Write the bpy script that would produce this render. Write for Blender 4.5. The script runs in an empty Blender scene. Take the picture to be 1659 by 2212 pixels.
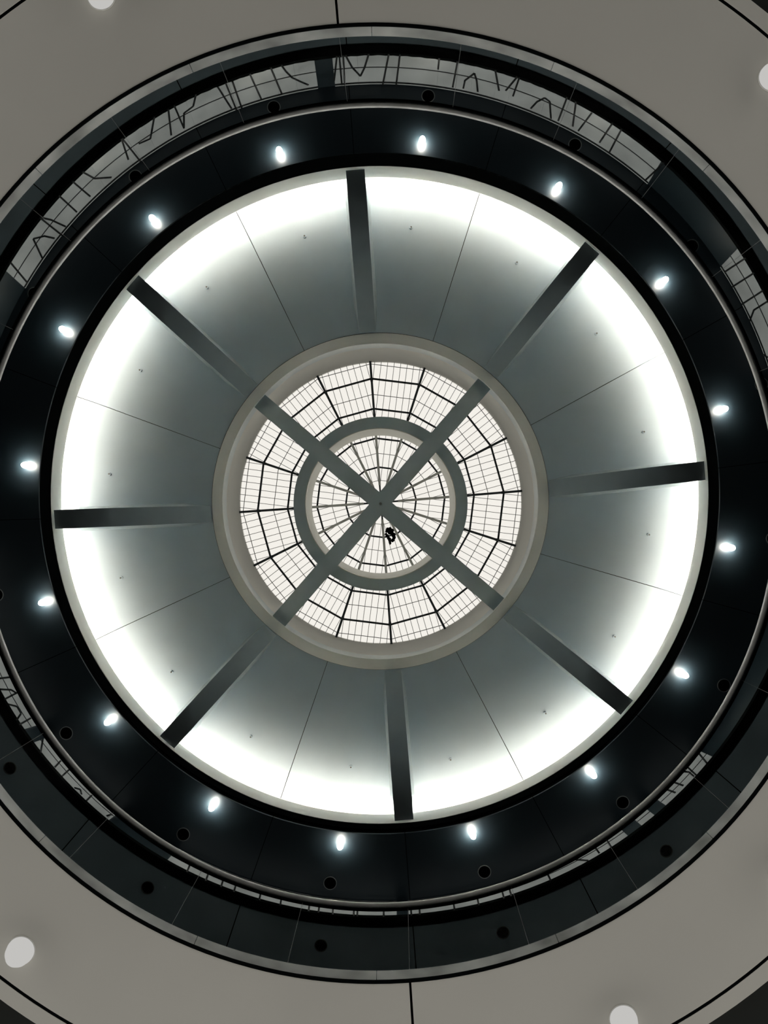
import bpy, bmesh, math, random
from mathutils import Vector, Matrix

random.seed(4)
scene = bpy.context.scene
COL = scene.collection
F = 1660.0            # focal length in pixels of the 1659 x 2212 frame
PX, PY = 829.5, 1106.0
RAD = math.radians

# ------------------------------------------------------------------ camera, sky, exposure
cam_d = bpy.data.cameras.new('camera')
cam = bpy.data.objects.new('camera', cam_d)
COL.objects.link(cam)
cam.location = (0, 0, 0)
cam.rotation_euler = (math.pi, 0, 0)          # straight up; image right = +X, image down = +Y
cam_d.sensor_fit = 'VERTICAL'
cam_d.sensor_height = 36.0
cam_d.lens = 36.0 * F / 2212.0
cam_d.clip_start = 0.05
cam_d.clip_end = 200
scene.camera = cam

world = bpy.data.worlds.new('sky')
scene.world = world
world.use_nodes = True
bg = world.node_tree.nodes['Background']
bg.inputs[0].default_value = (0.865, 0.835, 0.775, 1)   # even overcast sky
bg.inputs[1].default_value = 1.13

vs = scene.view_settings
vs.view_transform = 'Standard'
vs.look = 'None'
vs.gamma = 1.0
vs.exposure = 0.0
vs.use_curve_mapping = False

cy = scene.cycles
cy.max_bounces = 6
cy.diffuse_bounces = 4
cy.glossy_bounces = 2
cy.transmission_bounces = 2
cy.transparent_max_bounces = 12
cy.caustics_reflective = False
cy.caustics_refractive = False
cy.use_adaptive_sampling = True
cy.adaptive_threshold = 0.04
cy.adaptive_min_samples = 16
cy.use_light_tree = False
cy.sample_clamp_indirect = 0.0

# strengths of the lamps and of the added hall fill
COVE = 63.0           # strip light hidden in the dome cove
SOFFIT_LAMP = 140.0    # glowing soffit lamps

HALL_FILL = 1.75       # added glow panels around the hall, lighting its ceiling

# ------------------------------------------------------------------ materials
def nodes_of(name):
    m = bpy.data.materials.new(name)
    m.use_nodes = True
    nt = m.node_tree
    return m, nt, nt.nodes['Principled BSDF']

def paint(name, col, rough=0.6, var=0.06, scale=3.0, metal=0.0, spec=0.5, bump=0.0):
    """procedural paint: base colour with fine mottling"""
    m, nt, b = nodes_of(name)
    tc = nt.nodes.new('ShaderNodeTexCoord')
    nz = nt.nodes.new('ShaderNodeTexNoise')
    nz.inputs['Scale'].default_value = scale
    nz.inputs['Detail'].default_value = 2
    rp = nt.nodes.new('ShaderNodeMapRange')
    rp.inputs['From Min'].default_value = 0.3
    rp.inputs['From Max'].default_value = 0.7
    rp.inputs['To Min'].default_value = 1 - var
    rp.inputs['To Max'].default_value = 1 + var
    mul = nt.nodes.new('ShaderNodeVectorMath')
    mul.operation = 'SCALE'
    mul.inputs[0].default_value = col
    nt.links.new(tc.outputs['Object'], nz.inputs['Vector'])
    nt.links.new(nz.outputs['Fac'], rp.inputs['Value'])
    nt.links.new(rp.outputs[0], mul.inputs['Scale'])
    nt.links.new(mul.outputs[0], b.inputs['Base Color'])
    b.inputs['Roughness'].default_value = rough
    b.inputs['Metallic'].default_value = metal
    b.inputs['Specular IOR Level'].default_value = spec
    if bump:
        bp = nt.nodes.new('ShaderNodeBump')
        bp.inputs['Strength'].default_value = bump
        bp.inputs['Distance'].default_value = 0.01
        nt.links.new(nz.outputs['Fac'], bp.inputs['Height'])
        nt.links.new(bp.outputs[0], b.inputs['Normal'])
    return m

def glow(name, col, strength):
    m = bpy.data.materials.new(name)
    m.use_nodes = True
    nt = m.node_tree
    nt.nodes.clear()
    o = nt.nodes.new('ShaderNodeOutputMaterial')
    e = nt.nodes.new('ShaderNodeEmission')
    e.inputs[0].default_value = (*col, 1)
    e.inputs[1].default_value = strength
    nt.links.new(e.outputs[0], o.inputs[0])
    return m

def clear_glass(name, tint, refl, ior=1.45):
    """clear pane: transmission plus a thin surface reflection"""
    m = bpy.data.materials.new(name)
    m.use_nodes = True
    nt = m.node_tree
    nt.nodes.clear()
    o = nt.nodes.new('ShaderNodeOutputMaterial')
    t = nt.nodes.new('ShaderNodeBsdfTransparent')
    t.inputs[0].default_value = (*tint, 1)
    g = nt.nodes.new('ShaderNodeBsdfGlossy')
    g.inputs['Roughness'].default_value = 0.03
    g.inputs['Color'].default_value = (refl, refl, refl, 1)
    fr = nt.nodes.new('ShaderNodeFresnel')
    fr.inputs['IOR'].default_value = ior
    mx = nt.nodes.new('ShaderNodeMixShader')
    nt.links.new(fr.outputs[0], mx.inputs[0])
    nt.links.new(t.outputs[0], mx.inputs[1])
    nt.links.new(g.outputs[0], mx.inputs[2])
    nt.links.new(mx.outputs[0], o.inputs[0])
    return m

def pane_glow(name):
    """obscured window pane with daylight behind it, slightly uneven"""
    m = bpy.data.materials.new(name)
    m.use_nodes = True
    nt = m.node_tree
    b = nt.nodes['Principled BSDF']
    b.inputs['Base Color'].default_value = (0.10, 0.11, 0.11, 1)
    b.inputs['Roughness'].default_value = 0.4
    tc = nt.nodes.new('ShaderNodeTexCoord')
    nz = nt.nodes.new('ShaderNodeTexNoise')
    nz.inputs['Scale'].default_value = 2.2
    rp = nt.nodes.new('ShaderNodeMapRange')
    rp.inputs['From Min'].default_value = 0.3
    rp.inputs['From Max'].default_value = 0.7
    rp.inputs['To Min'].default_value = 0.11
    rp.inputs['To Max'].default_value = 0.17
    nt.links.new(tc.outputs['Object'], nz.inputs['Vector'])
    nt.links.new(nz.outputs['Fac'], rp.inputs['Value'])
    nt.links.new(rp.outputs[0], b.inputs['Emission Strength'])
    b.inputs['Emission Color'].default_value = (0.93, 0.97, 0.92, 1)
    return m

M = {
    'dome':    paint('dome_plaster', (0.55, 0.68, 0.765), 0.75, 0.03, 2.0),
    'cream':   paint('cream_plaster', (0.90, 0.88, 0.81), 0.7, 0.025, 1.5),
    'ring':    paint('eye_ring_plaster', (0.80, 0.85, 0.85), 0.7, 0.03, 1.5),
    'hall':    paint('hall_ceiling_plaster', (0.72, 0.70, 0.635), 0.7, 0.03, 0.8),
    'black':   paint('black_gap', (0.004, 0.005, 0.005), 0.9, 0.05, 4.0, spec=0.0),
    'soffit':  paint('navy_black_soffit', (0.016, 0.029, 0.039), 0.42, 0.12, 1.2),
    'gallery': paint('slate_gallery_ceiling', (0.56, 0.72, 0.80), 0.6, 0.10, 1.2),
    'beam':    paint('grey_beam_paint', (0.41, 0.52, 0.58), 0.7, 0.05, 3.0),
    'dbeam':   paint('slate_beam_paint', (0.30, 0.375, 0.42), 0.7, 0.04, 3.0),  # darker copy of the dome paint, standing in for shade under the beams
    'steel':   paint('dark_steel', (0.035, 0.045, 0.05), 0.5, 0.1, 6.0),
    'thin':    paint('thin_bar_metal', (0.16, 0.16, 0.15), 0.5, 0.1, 6.0),
    'pale':    paint('pale_rib_paint', (0.85, 0.84, 0.79), 0.6, 0.08, 5.0),  # paler copy of the rib colour, painted as if lit by the sky
    'rail':    paint('brushed_rail_metal', (0.72, 0.72, 0.69), 0.38, 0.12, 7.0, metal=0.5),
    'fascia':  paint('worn_grey_fascia', (0.35, 0.36, 0.345), 0.45, 0.45, 2.6, metal=0.25),  # strong mottling paints in blurred reflections of the hall
    'floor':   paint('pale_stone_floor', (0.09, 0.09, 0.088), 0.4, 0.08, 1.0),
    'wall':    paint('dark_wall', (0.045, 0.048, 0.045), 0.8, 0.1, 1.0),
    'dark':    paint('charcoal_ceiling', (0.016, 0.018, 0.015), 0.8, 0.1, 1.0, spec=0.2),
    'trim':    paint('lamp_trim', (0.20, 0.22, 0.22), 0.35, 0.05, 9.0, metal=0.4),
    'white':   paint('white_enamel', (0.72, 0.71, 0.67), 0.4, 0.03, 9.0),
    'clump':   paint('black_clump', (0.004, 0.004, 0.004), 0.9, 0.3, 30.0, spec=0.1, bump=0.4),
    'cove':    glow('cove_light', (1.0, 0.85, 0.715), COVE),
    'lens':    glow('soffit_bulb', (1.0, 0.90, 0.76), SOFFIT_LAMP),
    'globe':   glow('hall_lamp_diffuser', (1.0, 0.985, 0.95), 0.54),
    'glass':   clear_glass('balustrade_glass', (0.97, 0.98, 0.975), 0.8, 1.02),
    'roofglass': clear_glass('roof_glass', (0.97, 0.97, 0.97), 0.5, 1.2),
    'edge':    paint('polished_glass_edge', (0.10, 0.11, 0.11), 0.3, 0.1, 9.0),
    'shop':    glow('lit_shopfront', (1.0, 0.975, 0.93), HALL_FILL),
    'pane':    pane_glow('obscured_pane'),
    'bar':     paint('window_bar', (0.010, 0.014, 0.016), 0.6, 0.1, 8.0),
}

for k in ('pane', 'globe', 'shop'):
    M[k].cycles.emission_sampling = 'NONE'

# ------------------------------------------------------------------ helpers
def W(px, py, z):
    """point at height z that the photograph shows at this pixel"""
    return Vector(((px - PX) * z / F, (py - PY) * z / F, z))

def centre(px, py, z):
    v = W(px, py, z)
    return (v.x, v.y, 0.0)

def P(R, az, z):
    a = RAD(az)
    return (R * math.sin(a), -R * math.cos(a), z)

def link(ob, parent=None):
    COL.objects.link(ob)
    if parent is not None:
        ob.parent = parent
    return ob

def finish(name, bm, mat, smooth=None):
    bmesh.ops.recalc_face_normals(bm, faces=bm.faces[:])
    me = bpy.data.meshes.new(name)
    bm.to_mesh(me)
    bm.free()
    if mat is not None:
        me.materials.append(M[mat])
    if smooth:
        me.shade_smooth()
        me.set_sharp_from_angle(angle=RAD(smooth))
    return me

def obj(name, me, parent=None, loc=(0, 0, 0), rz=0.0):
    o = bpy.data.objects.new(name, me)
    o.location = loc
    o.rotation_euler = (0, 0, RAD(rz))
    return link(o, parent)

def empty(name, loc=(0, 0, 0), rz=0.0):
    o = bpy.data.objects.new(name, None)
    o.location = loc
    o.rotation_euler = (0, 0, RAD(rz))
    o.empty_display_size = 0.1
    return link(o)

def tag(o, label=None, cat=None, group=None, kind=None):
    if label: o['label'] = label
    if cat: o['category'] = cat
    if group: o['group'] = group
    if kind: o['kind'] = kind
    return o

def lathe(bm, prof, a0=0.0, a1=360.0, n=192, closed=True):
    """revolve the (R, z) profile from azimuth a0 to a1"""
    full = abs(a1 - a0 - 360.0) < 1e-6
    cnt = n if full else n + 1
    rings = []
    for i in range(cnt):
        az = a0 + (a1 - a0) * i / n
        rings.append([bm.verts.new(P(R, az, z)) for R, z in prof])
    m = len(prof)
    for i in range(n):
        A, B = rings[i], rings[(i + 1) % cnt]
        for j in range(m if closed else m - 1):
            k = (j + 1) % m
            bm.faces.new((A[j], A[k], B[k], B[j]))
    if closed and not full:
        bm.faces.new(rings[0][::-1])
        bm.faces.new(rings[-1])
    return bm

def lathe_me(name, prof, mat, a0=0.0, a1=360.0, n=192, closed=True, smooth=30):
    return finish(name, lathe(bmesh.new(), prof, a0, a1, n, closed), mat, smooth)

def bar_bm(bm, a, b, w, d, up=Vector((0, 0, 1))):
    """square bar from a to b, width w across, depth d along up (below the line)"""
    a, b = Vector(a), Vector(b)
    t = (b - a).normalized()
    s = t.cross(up).normalized() * (w / 2)
    u = s.cross(t).normalized() * d
    if u.dot(up) > 0: u = -u
    vs_ = [bm.verts.new(p) for p in (a - s, a + s, a + s + u, a - s + u, b - s, b + s, b + s + u, b - s + u)]
    for q in ((0, 1, 2, 3), (7, 6, 5, 4), (0, 4, 5, 1), (1, 5, 6, 2), (2, 6, 7, 3), (3, 7, 4, 0)):
        bm.faces.new([vs_[i] for i in q])
    return bm

def bar_me(name, a, b, w, d, mat):
    return finish(name, bar_bm(bmesh.new(), a, b, w, d), mat)

def sector_with_hole(name, R0, R1, z, th, a0, a1, hole, mat, n=24, inner=Vector((0, 0, 0))):
    """flat annular sector slab with round holes ((R, az, radius), ...)"""
    bm = bmesh.new()
    loop = [Vector(P(R0, a0 + (a1 - a0) * i / n, z)) + inner for i in range(n + 1)]
    loop += [P(R1, a1 + (a0 - a1) * i / n, z) for i in range(n + 1)]
    edges = []
    def close(pts):
        v = [bm.verts.new(p) for p in pts]
        for i in range(len(v)):
            edges.append(bm.edges.new((v[i], v[(i + 1) % len(v)])))
    close(loop)
    for hr, ha, rr in hole:
        c = Vector(P(hr, ha, z))
        close([c + Vector((rr * math.cos(t), rr * math.sin(t), 0)) for t in [2 * math.pi * i / 28 for i in range(28)]])
    bmesh.ops.triangle_fill(bm, use_beauty=True, use_dissolve=False, edges=edges, normal=(0, 0, -1))
    ext = bmesh.ops.extrude_face_region(bm, geom=bm.faces[:])
    for e in ext['geom']:
        if isinstance(e, bmesh.types.BMVert):
            e.co.z += th
    return finish(name, bm, mat)

SPOKE0 = -4.3                       # azimuth of the topmost dome beam, clockwise from image top
SPOKES = ['top', 'upper right', 'right', 'lower right', 'bottom', 'lower left', 'left', 'upper left']

# ================================================================== SETTING
# ---- heights above the camera
Z_FLOOR = -1.45
Z_HALL = 6.40          # hall ceiling
Z_DECK = 6.55          # gallery floor
Z_RAIL = 7.65
Z_GAL = 9.80           # gallery ceiling
Z_SOF = 10.42          # black soffit
Z_LIP = 10.95          # foot of the cove
Z_COVE = 11.61
Z_EYE = 12.60          # ring at the foot of the skylight drum
Z_GLASS = 14.25

C_VOID = centre(808, 1087, Z_HALL)
R_VOID = 1033 * Z_HALL / F
C_LINE = centre(804, 1074, Z_HALL)
C_RAIL = centre(816, 1091, Z_RAIL)
C_DOME = centre(820, 1069, Z_LIP)
C_SOF = centre(819, 1057.5, Z_SOF)
C_WIN = centre(818, 1048.5, Z_GAL)
C_WINT = centre(819.5, 1065, Z_SOF)      # the strip-window wall leans a little
C_GAL = centre(819.7, 1040, Z_GAL)
C_EYE = centre(821.5, 1083, Z_EYE)
C_SKY = centre(822.5, 1083.5, Z_GLASS)
C_CROSS = centre(822, 1088, Z_EYE)

# floor and enclosing walls of the hall (below and behind the camera's view)
R_HALL = 17.0
fl = obj('floor', lathe_me('floor', [(0.001, Z_FLOOR), (R_HALL + 0.2, Z_FLOOR), (R_HALL + 0.2, Z_FLOOR - 0.2), (0.001, Z_FLOOR - 0.2)], 'floor', n=96))
tag(fl, kind='structure')
o = obj('wall_hall', lathe_me('wall_hall', [(R_HALL, Z_FLOOR), (R_HALL + 0.2, Z_FLOOR), (R_HALL + 0.2, Z_DECK), (R_HALL, Z_DECK)], 'wall', n=96))
tag(o, kind='structure')
# glow panels added unseen to light the hall ceiling; fewer on the top side
FILL_AZ = [a for a in range(0, 360, 12) if not (a > 300 or a < 48) or a % 36 == 0]
sw = empty('window_shopfronts')
tag(sw, 'lit shopfront glazing along the far hall wall', kind='structure')
sp = lathe_me('pane', [(R_HALL - 0.03, -0.5), (R_HALL - 0.01, -0.5), (R_HALL - 0.01, 5.6), (R_HALL - 0.03, 5.6)], 'shop', 0.4, 11.6, 3)
sf = lathe_me('mullion', [(R_HALL - 0.07, Z_FLOOR), (R_HALL - 0.01, Z_FLOOR), (R_HALL - 0.01, 5.7), (R_HALL - 0.07, 5.7)], 'steel', -0.35, 0.35, 1)
sp2 = lathe_me('pane', [(R_HALL - 0.03, Z_FLOOR + 0.05), (R_HALL - 0.01, Z_FLOOR + 0.05), (R_HALL - 0.01, 5.6), (R_HALL - 0.03, 5.6)], 'shop', 0.4, 11.6, 3)
for a in FILL_AZ:
    p = obj('pane', sp2 if 108 <= a <= 228 else sp, sw, rz=a)
    obj('mullion', sf, sw, rz=a)
o = obj('wall_gallery', lathe_me('wall_gallery', [(8.6, Z_DECK), (8.8, Z_DECK), (8.8, 13.5), (8.6, 13.5)], 'wall', n=96))
tag(o, kind='structure')
o = obj('ceiling_roof_void', lathe_me('ceiling_roof_void', [(2.80, 13.5), (8.8, 13.5), (8.8, 13.7), (2.80, 13.7)], 'black', n=96), loc=C_EYE)
tag(o, kind='structure')

# ---- hall ceiling: cream annulus in four pieces with dark joints, dark ceiling beyond
hall = empty('ceiling_hall', C_VOID)
tag(hall, kind='structure')
R_LINE = 1312 * Z_HALL / F
gap = 0.14
LS = Vector(C_LINE) - Vector(C_VOID)
for k in range(4):
    a0 = SPOKE0 + 90 * k + gap * 1.0
    a1 = SPOKE0 + 90 * (k + 1) - gap * 1.0
    bm = lathe(bmesh.new(), [(R_VOID + 0.02, Z_HALL), (R_LINE - 0.015, Z_HALL), (R_LINE - 0.015, Z_HALL + 0.05), (R_VOID + 0.02, Z_HALL + 0.05)], a0, a1, 64)
    for v in bm.verts:                        # outer edge follows the dark line's own centre
        if math.hypot(v.co.x, v.co.y) > R_VOID + 0.3:
            v.co += LS
    obj('panel', finish('panel', bm, 'hall', 30), hall)
R_BAND = 1350 * Z_HALL / F
obj('border_band', lathe_me('border_band', [(R_LINE + 0.015, Z_HALL), (R_BAND, Z_HALL), (R_BAND, Z_HALL + 0.05), (R_LINE + 0.015, Z_HALL + 0.05)], 'hall'), hall, LS)
obj('shadow_line', lathe_me('shadow_line', [(R_LINE - 0.0145, Z_HALL + 0.003), (R_LINE + 0.0145, Z_HALL + 0.003), (R_LINE + 0.0145, Z_HALL + 0.04), (R_LINE - 0.0145, Z_HALL + 0.04)], 'black'), hall, LS)
obj('outer_panel', lathe_me('outer_panel', [(R_BAND + 0.002, Z_HALL + 0.03), (17.3, Z_HALL + 0.03), (17.3, Z_HALL + 0.06), (R_BAND + 0.002, Z_HALL + 0.06)], 'dark'), hall, LS)
obj('joint_backing', lathe_me('joint_backing', [(R_VOID + 0.02, Z_HALL + 0.065), (17.2, Z_HALL + 0.065), (17.2, Z_HALL + 0.075), (R_VOID + 0.02, Z_HALL + 0.075)], 'black'), hall)

# ---- gallery floor slab, its edge trim and fascia
deck = obj('floor_gallery', lathe_me('floor_gallery', [(R_VOID + 0.03, Z_HALL + 0.08), (17.3, Z_HALL + 0.08), (17.3, Z_DECK), (R_VOID + 0.03, Z_DECK)], 'wall'), loc=C_VOID)
tag(deck, kind='structure')
tr = empty('trim_1', C_VOID)
tag(tr, 'worn grey fascia band around the gallery opening', kind='structure')
nf = 16
for k in range(nf):
    a0 = SPOKE0 + 4 + 360 / nf * k
    obj('fascia_panel', lathe_me('fascia_panel', [(R_VOID, Z_HALL + 0.012), (R_VOID + 0.026, Z_HALL + 0.012), (R_VOID + 0.026, Z_DECK), (R_VOID, Z_DECK)], 'fascia', a0 + 0.03, a0 + 360 / nf - 0.03, 16), tr)
obj('shadow_gap', lathe_me('shadow_gap', [(R_VOID - 0.006, Z_HALL - 0.004), (R_VOID + 0.02, Z_HALL - 0.004), (R_VOID + 0.02, Z_HALL + 0.012), (R_VOID - 0.006, Z_HALL + 0.012)], 'black'), tr)

# ---- gallery ceiling: slate panels with round openings
R_WIN = 934 * Z_GAL / F
R_BLK = 953 * Z_GAL / F
R_WINT = 880 * Z_SOF / F
gal = empty('ceiling_gallery', C_GAL)
tag(gal, kind='structure')
R_GH = 1010 * Z_GAL / F
me = sector_with_hole('panel', 942 * Z_GAL / F, 8.6, Z_GAL, 0.03, SPOKE0 + 0.06, SPOKE0 + 22.5 - 0.06, [(R_GH, SPOKE0 + 11.5, 0.078)], 'gallery')
for k in range(16):
    obj('panel', me, gal, rz=22.5 * k)
obj('backing', lathe_me('backing', [(R_BLK, Z_GAL + 0.14), (8.6, Z_GAL + 0.14), (8.6, Z_GAL + 0.16), (R_BLK, Z_GAL + 0.16)], 'black'), gal)
o = obj('trim_2', lathe_me('trim_2', [(R_WIN - 0.005, Z_GAL - 0.01), (R_BLK - 0.002, Z_GAL - 0.01), (R_BLK - 0.002, Z_GAL + 0.05), (R_WIN - 0.005, Z_GAL + 0.05)], 'black'), loc=C_WIN)
tag(o, kind='structure')

# ---- dark wall strip that carries the strip windows
def lean(bm, z0, c0, r0, z1, c1, r1):
    """lean a lathed ring drawn at radius r0 so that it has centre c1 and radius r1 at height z1"""
    sh = Vector(c1) - Vector(c0)
    for v in bm.verts:
        t = (v.co.z - z0) / (z1 - z0)
        k = 1 + (r1 / r0 - 1) * t
        v.co.x = v.co.x * k + sh.x * t
        v.co.y = v.co.y * k + sh.y * t
    return bm
def wall_lathe(name, prof, mat, a0=0.0, a1=360.0, n=192):
    return finish(name, lean(lathe(bmesh.new(), prof, a0, a1, n), Z_GAL, C_WIN, R_WIN, Z_SOF, C_WINT, R_WINT), mat, 30)
o = obj('wall_clerestory', wall_lathe('wall_clerestory', [(R_WIN + 0.03, Z_GAL), (R_WIN + 0.13, Z_GAL), (R_WIN + 0.13, Z_SOF), (R_WIN + 0.03, Z_SOF)], 'soffit'), loc=C_WIN)
tag(o, kind='structure')

# ---- black soffit: panels with round openings
sof = empty('ceiling_soffit', C_SOF)
tag(sof, kind='structure')
R_S0 = 736 * Z_SOF / F
R_SH = 856.5 * Z_SOF / F
IN = Vector(centre(819.5, 1066, Z_SOF)) - Vector(C_SOF)
for k in range(16):
    a = SPOKE0 + 22.5 * k
    obj('panel', sector_with_hole('panel', R_S0, R_WIN + 0.16, Z_SOF, 0.03, a + 0.05, a + 22.5 - 0.05, [(R_SH, a + 11.4, 0.086)], 'soffit', inner=IN), sof)
obj('backing', lathe_me('backing', [(R_S0 + 0.05, Z_SOF + 0.16), (R_WIN + 0.15, Z_SOF + 0.16), (R_WIN + 0.15, Z_SOF + 0.18), (R_S0 + 0.05, Z_SOF + 0.18)], 'black'), sof)

# ---- cove: black upstand, cream lip, ledge, hidden strip light
R_LIP = 710 * Z_LIP / F
o = obj('wall_cove_upstand', lathe_me('wall_cove_upstand', [(R_S0 + 0.004, Z_SOF + 0.005), (R_S0 + 0.05, Z_SOF + 0.005), (R_LIP + 0.05, Z_LIP), (R_LIP + 0.004, Z_LIP)], 'black'), loc=C_DOME)
tag(o, kind='structure')
o = obj('trim_3', lathe_me('trim_3', [(R_LIP, Z_LIP), (R_LIP + 0.64, Z_LIP), (R_LIP + 0.64, 11.775), (R_LIP + 0.61, 11.775), (R_LIP + 0.61, Z_LIP + 0.03), (R_LIP + 0.045, Z_LIP + 0.03), (R_LIP + 0.155, Z_COVE), (R_LIP + 0.13, Z_COVE)], 'cream'), loc=C_DOME)
tag(o, 'cream cove lip around the dome', kind='structure')
strip = obj('cove_light_strip', lathe_me('cove_light_strip', [(R_LIP + 0.23, 11.54), (R_LIP + 0.27, 11.54), (R_LIP + 0.27, 11.56), (R_LIP + 0.23, 11.56)], 'cove', n=96), loc=C_DOME)
tag(strip, 'hidden warm strip light behind the cream lip around the dome', 'light')

# ---- dome: eight plaster panels, each carrying a tapering beam
dome = empty('ceiling_dome', C_DOME)
tag(dome, kind='structure')
DC = Vector(C_EYE) - Vector(C_DOME)
R_EYE = 364 * Z_EYE / F
PROF = [(R_LIP + 0.61, 11.735), (5.01, 11.855), (4.65, 11.98), (4.235, 12.095), (3.82, 12.21), (3.41, 12.34), (3.05, 12.465), (R_EYE - 0.08, 12.59)]
def dome_z(R):
    for (r0, z0), (r1, z1) in zip(PROF, PROF[1:]):
        if r1 <= R <= r0:
            return z0 + (z1 - z0) * (r0 - R) / (r0 - r1)
    return PROF[-1][1]
def dome_shift(bm):
    """lean the rings towards the skylight's centre"""
    for v in bm.verts:
        R = math.hypot(v.co.x, v.co.y)
        t = max(0.0, min(1.0, (R_LIP - R) / (R_LIP - R_EYE)))
        v.co.x += DC.x * t
        v.co.y += DC.y * t
prof = PROF + [(R, z + 0.04) for R, z in reversed(PROF)]
for k in range(8):
    a = SPOKE0 + 45 * k
    bm = lathe(bmesh.new(), prof, a - 22.5 + 0.07, a + 22.5 - 0.07, 40)
    dome_shift(bm)
    obj('panel', finish('panel', bm, 'dome', 30), dome)
BW = 0.270
for k in range(8):
    a = RAD(SPOKE0 + 45 * k)
    er = Vector((math.sin(a), -math.cos(a), 0))
    et = Vector((math.cos(a), math.sin(a), 0)) * (BW / 2)
    bm = bmesh.new()
    n = 16
    R1, R0 = R_LIP - 0.012, R_EYE + 0.012
    FL = [(0.0, 0.0), (0.004, 0.55), (0.012, 0.80), (0.028, 0.94), (0.055, 1.0)]      # flank: (out, share of depth)
    secs = []
    for i in range(n + 1):
        t = i / n
        R = R1 + (R0 - R1) * t
        zb = 11.01 + (dome_z(R0) - 0.035 - 11.01) * t ** 2.4
        zt = max(dome_z(R) + 0.004, zb + 0.02)
        d = zt - zb
        k_ = min(1.0, d / 0.5)
        if R > R_LIP + 0.0: k_ = 0.0
        c = er * R
        e = et.normalized()
        sec = [c + e * (-BW / 2 - f * k_) + Vector((0, 0, zb + q * d)) for f, q in reversed(FL)]
        sec += [c + e * (BW / 2 + f * k_) + Vector((0, 0, zb + q * d)) for f, q in FL]
        secs.append([bm.verts.new(p) for p in sec])
    m = len(secs[0])
    for A, B in zip(secs, secs[1:]):
        for q in range(m):
            bm.faces.new((A[q], A[(q + 1) % m], B[(q + 1) % m], B[q]))
    bm.faces.new(secs[0][::-1]); bm.faces.new(secs[-1])
    dome_shift(bm)
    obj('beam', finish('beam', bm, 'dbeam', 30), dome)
obj('backing', lathe_me('backing', [(R_EYE, 12.83), (5.45, 12.2), (5.45, 12.25), (R_EYE, 12.88)], 'black'), dome)

# ---- eye ring and drum of the skylight
R_DRUM = 340 * Z_EYE / F
eye = empty('trim_4', C_EYE)
tag(eye, 'grey ring and cream drum around the skylight', kind='structure')
obj('ring', lathe_me('ring', [(R_DRUM, Z_EYE - 0.04), (R_EYE - 0.012, Z_EYE - 0.04), (R_EYE - 0.012, Z_EYE + 0.3), (R_DRUM, Z_EYE + 0.3)], 'ring'), eye)
obj('shadow_gap', lathe_me('shadow_gap', [(R_EYE - 0.012, Z_EYE - 0.035), (R_EYE + 0.010, Z_EYE - 0.035), (R_EYE + 0.010, Z_EYE + 0.3), (R_EYE - 0.012, Z_EYE + 0.3)], 'black'), eye)
obj('drum', lathe_me('drum', [(R_DRUM, Z_EYE + 0.30), (R_DRUM + 0.2, Z_EYE + 0.3), (R_DRUM + 0.2, 14.46), (2.64, 14.46), (2.612, Z_GLASS), (2.608, 13.79), (R_DRUM + 0.005, 13.77)], 'cream'), eye)

# ================================================================== THINGS
# ---- cross beam and ring beam under the skylight
cross = empty('cross_beam', C_CROSS)
tag(cross, 'large grey cross of two beams spanning the skylight', 'beam')
zb = Z_EYE + 0.02
W_X = 35.3 * zb / F
for s in (40.9, -49.6):
    a, b = Vector(P(R_DRUM + 0.03, s, zb + 0.26)), Vector(P(R_DRUM + 0.03, s + 180, zb + 0.26))
    off = 0.0 if s > 0 else 0.003
    a.z += off; b.z += off
    obj('beam', bar_me('beam', a, b, W_X, 0.26, 'beam'), cross)
obj('bolt', lathe_me('bolt', [(0.001, zb - 0.012), (0.02, zb - 0.012), (0.024, zb), (0.024, zb + 0.01), (0.001, zb + 0.01)], 'trim', n=20), cross)
ringb = empty('ring_beam', C_CROSS)
tag(ringb, 'round grey ring beam crossing the middle of the skylight cross', 'beam')
zr = zb + 0.04
RB0, RB1 = 163.5 * zr / F, 188 * zr / F
obj('ring', lathe_me('ring', [(RB0, zr), (RB1, zr), (RB1, zr + 0.5), (RB0, zr + 0.5)], 'beam', n=128), ringb)
obj('inner_lining', lathe_me('inner_lining', [(RB0 - 0.012, zr + 0.002), (RB0 - 0.001, zr + 0.002), (RB0 - 0.001, 13.79), (RB0 - 0.012, 13.79)], 'cream', n=128), ringb)

# ---- skylight: sixteen glazed facets on ribs
sky = empty('skylight', C_SKY)
tag(sky, 'round glass skylight with sixteen ribs and a fine bar grid', 'skylight')
SLOPE = 0.55
Z_APEX = Z_GLASS + SLOPE * 2.610
def Rv(r):                      # world radius of a vertex seen r pixels from the axis
    return r * Z_APEX / (F + SLOPE * r)
def zR(R):
    return Z_APEX - SLOPE * R
T = math.tan(RAD(11.25)); CS = math.cos(RAD(11.25))
rows = [(Rv(r) * CS, k) for r, k in ((325, 0), (298, 1), (266, 2), (232.5, 1), (201.5, 2), (170, 1), (138, 2), (106, 1), (76, 2), (48, 1), (6, 0))]
def loc(u, s, dz=0.0):
    """facet coordinates (u across, s out from the axis) on the facet at azimuth 0"""
    return Vector((u, -s, Z_APEX - SLOPE * s / CS + dz))
CW = 14.1 * Z_GLASS / F
cells = []
def clip(poly, f):
    out = []
    for i in range(len(poly)):
        p, q = poly[i], poly[(i + 1) % len(poly)]
        fp, fq = f(p), f(q)
        if fp >= 0: out.append(p)
        if (fp >= 0) != (fq >= 0):
            t = fp / (fp - fq)
            out.append((p[0] + (q[0] - p[0]) * t, p[1] + (q[1] - p[1]) * t))
    return out
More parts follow.
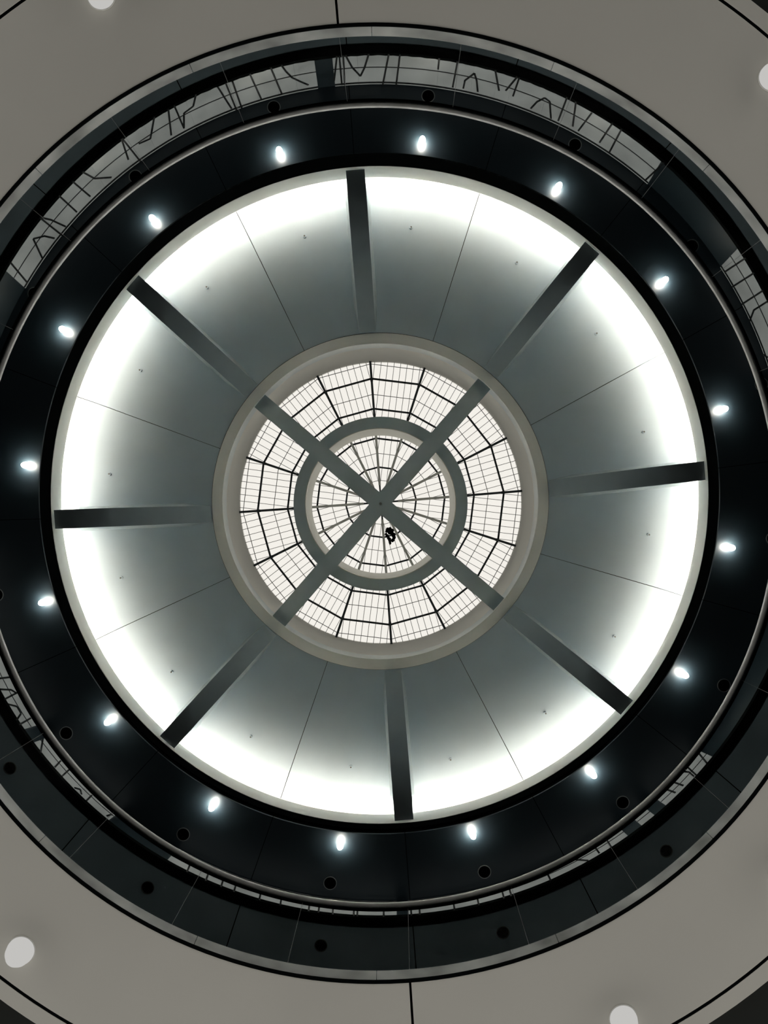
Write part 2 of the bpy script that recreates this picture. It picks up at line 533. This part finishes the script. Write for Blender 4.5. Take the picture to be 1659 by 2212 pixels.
for (s1, _), (s0, _) in zip(rows, rows[1:]):
    nc = int(s1 * T / CW + 1.5)
    for j in range(-nc, nc + 1):
        u0, u1 = (j - 0.5) * CW, (j + 0.5) * CW
        poly = [(u0, s0), (u1, s0), (u1, s1), (u0, s1)]
        poly = clip(poly, lambda p: p[1] * T - 0.012 - p[0])
        poly = clip(poly, lambda p: p[1] * T - 0.012 + p[0])
        if len(poly) < 3: continue
        area = 0.5 * abs(sum(poly[i][0] * poly[(i + 1) % len(poly)][1] - poly[(i + 1) % len(poly)][0] * poly[i][1] for i in range(len(poly))))
        if area < 0.0008: continue
        cells.append((area, s0, poly))
cells.sort(key=lambda c: -c[0])
def pane_bm(bm, poly, rot=None):
    lo = [loc(u, s, 0.0) for u, s in poly]
    hi = [loc(u, s, 0.012) for u, s in poly]
    if rot is not None:
        lo = [rot @ p for p in lo]; hi = [rot @ p for p in hi]
    lo = [bm.verts.new(p) for p in lo]; hi = [bm.verts.new(p) for p in hi]
    bm.faces.new(lo); bm.faces.new(hi[::-1])
    for i in range(len(lo)):
        k = (i + 1) % len(lo)
        bm.faces.new((lo[i], hi[i], hi[k], lo[k]))
facets = [SPOKE0 + 11.25 + 22.5 * k for k in range(16)]
visible = [c for c in cells if c[1] < Rv(300) and not (Rv(150) * CS < c[1] and c[1] + 0.1 < Rv(189) * CS and c[2][0][1] < Rv(189))]
big = visible[:18]
for area, s0, poly in big:
    bm = bmesh.new(); pane_bm(bm, poly)
    me = finish('pane', bm, 'roofglass')
    for a in facets:
        obj('pane', me, sky, rz=a)
bm = bmesh.new()
ids = {id(c) for c in big}
for c in cells:
    if id(c) in ids: continue
    for a in facets:
        pane_bm(bm, c[2], Matrix.Rotation(RAD(a), 3, 'Z'))
o = obj('small_panes', finish('small_panes', bm, 'roofglass'), sky)
tag(o, kind='stuff')
# thin glazing bars and cross bars, shared between facets
smax = rows[0][0]
meshes = []
nb = int(smax * T / CW + 1)
for j in range(-nb, nb):
    u = (j + 0.5) * CW
    s_in = abs(u) / T + 0.02
    if s_in < smax - 0.05:
        meshes.append(('glazing_bar', bar_me('glazing_bar', loc(u, s_in, -0.002), loc(u, smax, -0.002), 0.009, 0.012, 'thin')))
for s, k in rows[1:-1]:
    hw = s * T
    if k == 1:
        meshes.append(('cross_bar', bar_me('cross_bar', loc(-hw, s, -0.004), loc(hw, s, -0.004), 0.010, 0.014, 'thin')))
    else:
        meshes.append(('ring_bar', bar_me('ring_bar', loc(-hw, s, -0.006), loc(hw, s, -0.006), 0.032, 0.04, 'steel')))
for nm, me in meshes:
    for a in facets:
        obj(nm, me, sky, rz=a)
ribs = [('rib', Rv(165), Rv(330), 0.042, 0.09, 'steel'), ('inner_rib', Rv(42), Rv(165), 0.046, 0.10, 'pale'), ('hub_rib', Rv(3), Rv(42), 0.034, 0.08, 'steel')]
for nm, r0, r1, w, d, mt in ribs:
    me = bar_me(nm, (0, -r0, zR(r0) - 0.01), (0, -r1, zR(r1) - 0.01), w, d, mt)
    for k in range(16):
        obj(nm, me, sky, rz=SPOKE0 + 22.5 * k)

# ---- black tangled clump caught under the glass
def clump():
    bm = bmesh.new()
    z = 14.4
    S = 18.433
    blobs = [(700, 640, 95), (780, 620, 90), (860, 660, 80), (640, 700, 55), (630, 800, 50), (760, 740, 85), (850, 760, 90), (930, 840, 80),
             (660, 890, 60), (720, 960, 65), (770, 1040, 70), (940, 940, 75), (900, 1040, 70), (880, 1085, 45), (780, 1110, 55), (790, 1170, 50),
             (690, 860, 50), (900, 880, 60), (850, 690, 70), (770, 1000, 55), (790, 1205, 28), (600, 830, 26), (740, 690, 60), (940, 800, 50)]
    for i, (cx, cy, r) in enumerate(blobs):
        c = W(800 + cx / S, 1110 + cy / S, z) + Vector((0, 0, random.uniform(-0.03, 0.03)))
        rr = r / S * z / F
        mt = Matrix.Translation(c) @ Matrix.Diagonal((1, 1, 0.9, 1))
        bmesh.ops.create_icosphere(bm, subdivisions=2, radius=rr, matrix=mt)
    for v in bm.verts:
        v.co += Vector((random.uniform(-1, 1), random.uniform(-1, 1), random.uniform(-1, 1))) * 0.005
    me = finish('black_clump', bm, 'clump')
    base = W(843, 1158, z)
    me.transform(Matrix.Translation(-base))
    o = obj('hanging_clump', me, loc=base)
    tag(o, 'small black tangled clump hanging just below the skylight cross', 'clump')
clump()

# ---- balustrade: metal handrail over clear glass panels
R_RAIL = 865 * Z_RAIL / F
bal = empty('balustrade', C_RAIL)
tag(bal, 'circular glass balustrade with a brushed metal handrail around the opening', 'balustrade')
rr = 0.029
obj('handrail', lathe_me('handrail', [(R_RAIL + rr * math.cos(t), Z_RAIL + 0.7 * rr * math.sin(t)) for t in [2 * math.pi * i / 16 for i in range(16)]], 'rail', n=256, smooth=60), bal)
obj('rail_gasket', lathe_me('rail_gasket', [(R_RAIL + 0.020, Z_RAIL - 0.03), (R_RAIL + 0.046, Z_RAIL - 0.03), (R_RAIL + 0.046, Z_RAIL + 0.005), (R_RAIL + 0.020, Z_RAIL + 0.005)], 'black', n=256), bal)
RG = R_VOID + 0.02
RT = R_RAIL + 0.028
def glass_lathe(name, prof, mat, a0, a1, n):
    bm = lathe(bmesh.new(), prof, a0, a1, n)
    return finish(name, lean(bm, Z_DECK, C_VOID, RG, Z_RAIL, C_RAIL, RT), mat, 30)
DX = Vector(C_VOID) - Vector(C_RAIL)
for k in range(24):
    a = SPOKE0 + 15 * k
    p = obj('glass_panel', glass_lathe('glass_panel', [(RG, Z_DECK), (RG + 0.012, Z_DECK), (RG + 0.012, Z_RAIL - 0.03), (RG, Z_RAIL - 0.03)], 'glass', a + 0.05, a + 14.95, 16), bal, DX)
    obj('polished_edge', glass_lathe('polished_edge', [(RG - 0.001, Z_DECK), (RG + 0.013, Z_DECK), (RG + 0.013, Z_RAIL - 0.03), (RG - 0.001, Z_RAIL - 0.03)], 'edge', a - 0.022, a + 0.022, 1), p)

# ---- glowing soffit lamps and unlit recessed downlights, sprinklers: two per bay
def side_label(k):
    """lamp k of 16: which dome beam it stands next to"""
    b = SPOKES[((k + 1) // 2) % 8]
    return ('just clockwise of' if k % 2 == 0 else 'just counterclockwise of'), b

def ellipsoid(name, rx, ry, rz, mat, u=20, v=10):
    bm = bmesh.new()
    bmesh.ops.create_uvsphere(bm, u_segments=u, v_segments=v, radius=1.0)
    for q in bm.verts:
        q.co = Vector((q.co.x * rx, q.co.y * ry, q.co.z * rz))
    return finish(name, bm, mat, 80)
lens_me = ellipsoid('bulb', 0.042, 0.066, 0.022, 'lens', 18, 8)
bez_me = lathe_me('stem', [(0.001, -0.05), (0.012, -0.05), (0.016, 0.004), (0.001, 0.004)], 'soffit', n=14)
LAMPS = [(912, 305), (1206, 404), (1434, 607), (1562, 884), (1577, 1183), (1477, 1457), (1280, 1672), (1021, 1802),
         (735, 1825), (459, 1742), (235, 1558), (94, 1301), (57, 1005), (138, 713), (331, 474), (604, 328)]
for k, (px, py) in enumerate(LAMPS):
    p = W(px, py, Z_SOF - 0.06)
    p.z = Z_SOF - 0.001
    az = SPOKE0 + 11.25 + 22.5 * k
    t = empty('soffit_lamp', p, az)
    sd, b = side_label(k)
    tag(t, f'glowing white soffit lamp {sd} the {b} dome beam', 'lamp', 'glowing lamps around the black soffit')
    obj('stem', bez_me, t)
    obj('bulb', lens_me, t, loc=(0, 0, -0.075))

def downlight(name, p, az, rad, label, group):
    t = empty(name, p, az)
    tag(t, label, 'downlight', group)
    obj('trim_ring', lathe_me('trim_ring', [(rad - 0.003, -0.006), (rad + 0.007, -0.006), (rad + 0.007, 0.0), (rad - 0.003, 0.0)], 'trim', n=40), t)
    obj('baffle', lathe_me('baffle', [(rad - 0.003, 0.0), (rad, 0.0), (rad, 0.12), (0.001, 0.12), (0.001, 0.115), (rad - 0.003, 0.115)], 'black', n=32), t)
for k in range(16):
    az = SPOKE0 + 11.4 + 22.5 * k
    p = Vector(C_SOF) + Vector(P(R_SH, az, Z_SOF - 0.001))
    sd, b = side_label(k)
    downlight('recessed_downlight', p, az, 0.084, f'dark unlit round downlight behind the glowing lamp {sd} the {b} dome beam', 'unlit downlights in the black soffit')
GL = {7: 'right of the bottom centre joint', 8: 'left of the bottom centre joint', 6: 'second right of the bottom centre joint', 9: 'second left of the bottom centre joint', 10: 'third left of the bottom centre joint'}
for k, txt in GL.items():
    az = SPOKE0 + 11.5 + 22.5 * k
    p = Vector(C_GAL) + Vector(P(R_GH, az, Z_GAL - 0.001))
    downlight('gallery_downlight', p, az, 0.076, f'dark round downlight outside the handrail, {txt}', 'unlit downlights in the gallery ceiling')

SPR = [(888, 492), (1116, 568), (1288, 721), (1390, 933), (1401, 1155), (1327, 1375), (1178, 1540), (973, 1640),
       (758, 1656), (542, 1591), (371, 1451), (262, 1248), (237, 1024), (303, 800), (447, 621), (658, 511)]
for k, (px, py) in enumerate(SPR):
    r = math.hypot(px - 820.5, py - 1075)
    R = 4.2
    for _ in range(8):
        R = r * (dome_z(R) - 0.03) / F
    z = dome_z(R)
    p = W(px, py, z - 0.005)
    sd, b = side_label(k)
    t = empty('sprinkler', p)
    tag(t, f'tiny round sprinkler head on the dome {sd} the {b} beam', 'sprinkler', 'sprinkler heads on the dome')
    obj('plate', lathe_me('plate', [(0.001, -0.012), (0.022, -0.012), (0.026, 0.012), (0.001, 0.012)], 'dome', n=20), t)
    obj('head', lathe_me('head', [(0.001, -0.042), (0.012, -0.042), (0.014, -0.034), (0.006, -0.012), (0.001, -0.012)], 'trim', n=14), t)

# ---- hall ceiling lamps: frosted glowing domes
HL = [(219, -8, 'cut by the top frame edge'), (1668, 168, 'at the upper right edge of the picture'), (46, 2052, 'whole in the lower left corner'),
      (1346, 2200, 'bottom right, cut by the lower frame edge'), (1690, 1888, 'at the lower right edge of the picture')]
g_me = lathe_me('diffuser', [(0.001, -0.15), (0.04, -0.144), (0.075, -0.122), (0.10, -0.08), (0.112, -0.03), (0.112, 0.0), (0.001, 0.0)], 'globe', n=40, smooth=60)
t_me = lathe_me('base_ring', [(0.107, -0.006), (0.12, -0.006), (0.12, 0.002), (0.107, 0.002)], 'white', n=40)
for px, py, txt in HL:
    p = W(px, py, Z_HALL - 0.001)
    t = empty('hall_lamp', p)
    tag(t, f'frosted dome lamp on the cream hall ceiling, {txt}', 'lamp', 'dome lamps on the hall ceiling')
    obj('diffuser', g_me, t)
    obj('base_ring', t_me, t)
# ---- strip windows between the gallery ceiling and the black soffit
ZT, ZB = Z_SOF - 0.03, Z_GAL + 0.004
def wall_c(z):
    t = (z - Z_GAL) / (Z_SOF - Z_GAL)
    return Vector(C_WIN).lerp(Vector(C_WINT), t).to_2d(), R_WIN + (R_WINT - R_WIN) * t
def on_wall(px, py, inset=0.012):
    """where the sight line of this pixel meets the strip-window wall"""
    d = Vector(((px - PX) / F, (py - PY) / F))
    z = 10.1
    for _ in range(12):
        c_, R = wall_c(z)
        R -= inset
        a = d.dot(d); b = -2 * d.dot(c_); c = c_.dot(c_) - R * R
        z = max(Z_GAL - 0.2, min(Z_SOF + 0.2, (-b + math.sqrt(b * b - 4 * a * c)) / (2 * a)))
    return Vector((d.x * z, d.y * z, z))
def az_of(px, py):
    q = on_wall(px, py)
    c_, R = wall_c(q.z)
    return math.degrees(math.atan2(q.x - c_.x, -(q.y - c_.y)))
def wall_pt(px, py):
    z = max(ZB, min(ZT, on_wall(px, py).z))
    c_, R = wall_c(z)
    q = P(R - 0.012, az_of(px, py), z)
    return Vector((q[0] + c_.x, q[1] + c_.y, z))
def crop(x0, y0, s, pts):
    return [(x0 + x / s, y0 + y / s) for x, y in pts]
c1 = lambda *p: crop(500, 30, 4.1475, p)
c2 = lambda *p: crop(880, 30, 4.1475, p)
c3 = lambda *p: crop(1260, 250, 4.0226, p)
c4 = lambda *p: crop(0, 350, 4.1475, p)
c0 = lambda *p: crop(0, 0, 1.9988, p)
c5 = lambda *p: crop(0, 1250, 4.0226, p)
c8 = lambda *p: crop(1150, 1500, 3.2593, p)
lines = {
 1: [c1((165, 540), (270, 770)), c1((350, 475), (450, 715)), c1((445, 455), (490, 520), (545, 575), (620, 610), (690, 640)), c1((10, 610), (95, 850)),
     c0((975, 360), (1035, 520)), c0((1005, 355), (1045, 470)), c0((940, 375), (1000, 470)), c0((845, 405), (835, 460), (795, 490), (795, 555)),
     c0((725, 465), (740, 585)), c0((750, 450), (795, 555)), c0((660, 490), (650, 600), (600, 622)), c0((525, 600), (555, 690)), c0((500, 550), (625, 730)),
     c4((740, 90), (850, 150), (1000, 140)), c4((640, 160), (810, 310)), c4((520, 290), (690, 450)), c4((350, 480), (460, 520), (590, 580)), c4((360, 500), (560, 660)),
     c4((490, 685), (400, 665), (300, 690), (380, 860)), c4((95, 900), (245, 1080))],
 2: [c1((945, 380), (920, 600)), c1((965, 360), (990, 640)), c1((1000, 360), (1015, 640)), c1((1020, 360), (1080, 480), (1155, 560), (1190, 490), (1230, 350)),
     c1((1410, 350), (1355, 640)), c1((1510, 355), (1475, 640)), c2((285, 390), (275, 500)), c2((455, 380), (405, 660)), c2((500, 670), (515, 600), (600, 535), (620, 600), (630, 700)),
     c2((800, 430), (820, 690)), c2((1000, 500), (880, 690)), c2((1020, 500), (945, 740)), c2((1105, 850), (1160, 790), (1230, 755), (1275, 790), (1285, 940)),
     c2((1440, 720), (1350, 960)), c2((1515, 770), (1480, 1010)), c2((1650, 890), (1530, 1050)), c3((265, 40), (140, 235)), c3((340, 100), (225, 320)), c3((700, 410), (540, 560))],
 3: [c3((1415, 1230), (1225, 1360)), c3((1490, 1360), (1290, 1490)), c3((1560, 1520), (1375, 1640)), c3((1605, 1610), (1480, 1690), (1440, 1790)), c3((1600, 2100), (1530, 2100))],
 4: [c8((1160, 400), (1225, 480)), c8((1080, 500), (1150, 565)), c8((1040, 540), (1100, 545), (1135, 575)), c8((990, 615), (1060, 640)), c8((900, 700), (950, 670), (1005, 690))],
 6: [c8((520, 1020), (555, 1075)), c8((440, 1075), (470, 1115)), c8((290, 1160), (390, 1168)), c8((105, 1260), (130, 1310))],
 8: [c5((375, 1390), (355, 1510)), c5((530, 1580), (480, 1635)), c5((600, 1660), (540, 1715)), c5((650, 1815), (700, 1830), (710, 1870)), c5((800, 1880), (750, 1930)), c5((930, 2060), (975, 2045))],
 9: [c5((0, 865), (90, 855)), c5((5, 960), (100, 965), (140, 990)), c5((35, 1050), (150, 990)), c5((75, 1090), (150, 1110), (185, 1170), (140, 1230)), c5((160, 1270), (270, 1210))],
}
for i, pts in {6: [(650 + x / 3.318, 1780 + y / 3.318) for x, y in ((790, 630), (850, 620), (1100, 600), (1270, 550), (1445, 490), (1500, 480))],
               7: [(250 + x / 3.318, 1750 + y / 3.318) for x, y in ((510, 430), (650, 480), (760, 520), (850, 560), (1030, 620), (1180, 660), (1385, 690), (1455, 700), (1555, 720), (1705, 740), (1730, 740), (1920, 745))]}.items():
    for px, py in pts:
        dx, dy = px - 815, py - 1052
        L = math.hypot(dx, dy)
        lines.setdefault(i, []).append([(815 + dx / L * 900, 1052 + dy / L * 900), (815 + dx / L * 936, 1052 + dy / L * 936)])
wins = [  # azimuth range and what singles it out
    (-60.0, -8.6, 'long strip window with bent bars above the upper left dome beam'),
    (-6.2, 41.0, 'long strip window with zigzag bars right of the top dark post'),
    (56.5, 72.5, 'short strip window at the right edge of the picture'),
    (129.0, 138.0, 'short strip window beyond the lower right handrail'),
    (140.0, 142.2, 'narrow wedge of strip window beyond the lower right handrail'),
    (144.5, 176.0, 'thin strip window right of the bottom dark post'),
    (177.6, 209.5, 'thin strip window left of the bottom dark post'),
    (219.0, 233.4, 'short strip window beyond the lower left handrail'),
    (235.6, 262.0, 'strip window at the left edge below the middle'),
]
for i, (a0, a1, txt) in enumerate(wins, 1):
    w = empty(f'window_{i}', C_WIN)
    tag(w, txt, kind='structure')
    cuts = []
    for ln in lines.get(i, []):
        A = az_of(*ln[0]) % 360; B = az_of(*ln[-1]) % 360
        m = ((A + B) / 2 if abs(A - B) < 180 else (A + B + 360) / 2) % 360
        for q in (m, m - 360):
            if a0 + 0.6 < q < a1 - 0.6: cuts.append(q)
    cuts = [a0] + sorted(cuts) + [a1]
    keep = [cuts[0]]
    for q in cuts[1:]:
        if q - keep[-1] > 0.9: keep.append(q)
    keep[-1] = a1
    for q0, q1 in zip(keep, keep[1:]):
        obj('pane', wall_lathe('pane', [(R_WIN, ZB), (R_WIN + 0.01, ZB), (R_WIN + 0.01, ZT), (R_WIN, ZT)], 'pane', q0 + 0.01, q1 - 0.01, max(2, int((q1 - q0) / 1.5))), w)
    n = max(4, int((a1 - a0) / 1.5))
    hR = R_WIN - 0.012
    obj('head_rail', wall_lathe('head_rail', [(hR, ZT - 0.055), (R_WIN - 0.002, ZT - 0.055), (R_WIN - 0.002, ZT - 0.035), (hR, ZT - 0.035)], 'bar', a0, a1, n), w)
    hm = (ZT + ZB) / 2 - 0.05
    obj('middle_rail', wall_lathe('middle_rail', [(hR + 0.005, hm), (R_WIN - 0.002, hm), (R_WIN - 0.002, hm + 0.012), (hR + 0.005, hm + 0.012)], 'bar', a0, a1, n), w)
    for ln in lines.get(i, []):
        bm = bmesh.new()
        pts = [wall_pt(*p) - Vector(C_WIN) for p in ln]
        for p, q in zip(pts, pts[1:]):
            if (q - p).length < 1e-4: continue
            mid = (p + q) / 2
            up = Vector((-mid.x, -mid.y, 0)).normalized()
            bar_bm(bm, p, q, 0.024, 0.008, up)
        if len(bm.faces):
            obj('glazing_bar', finish('glazing_bar', bm, 'bar'), w)
        else:
            bm.free()
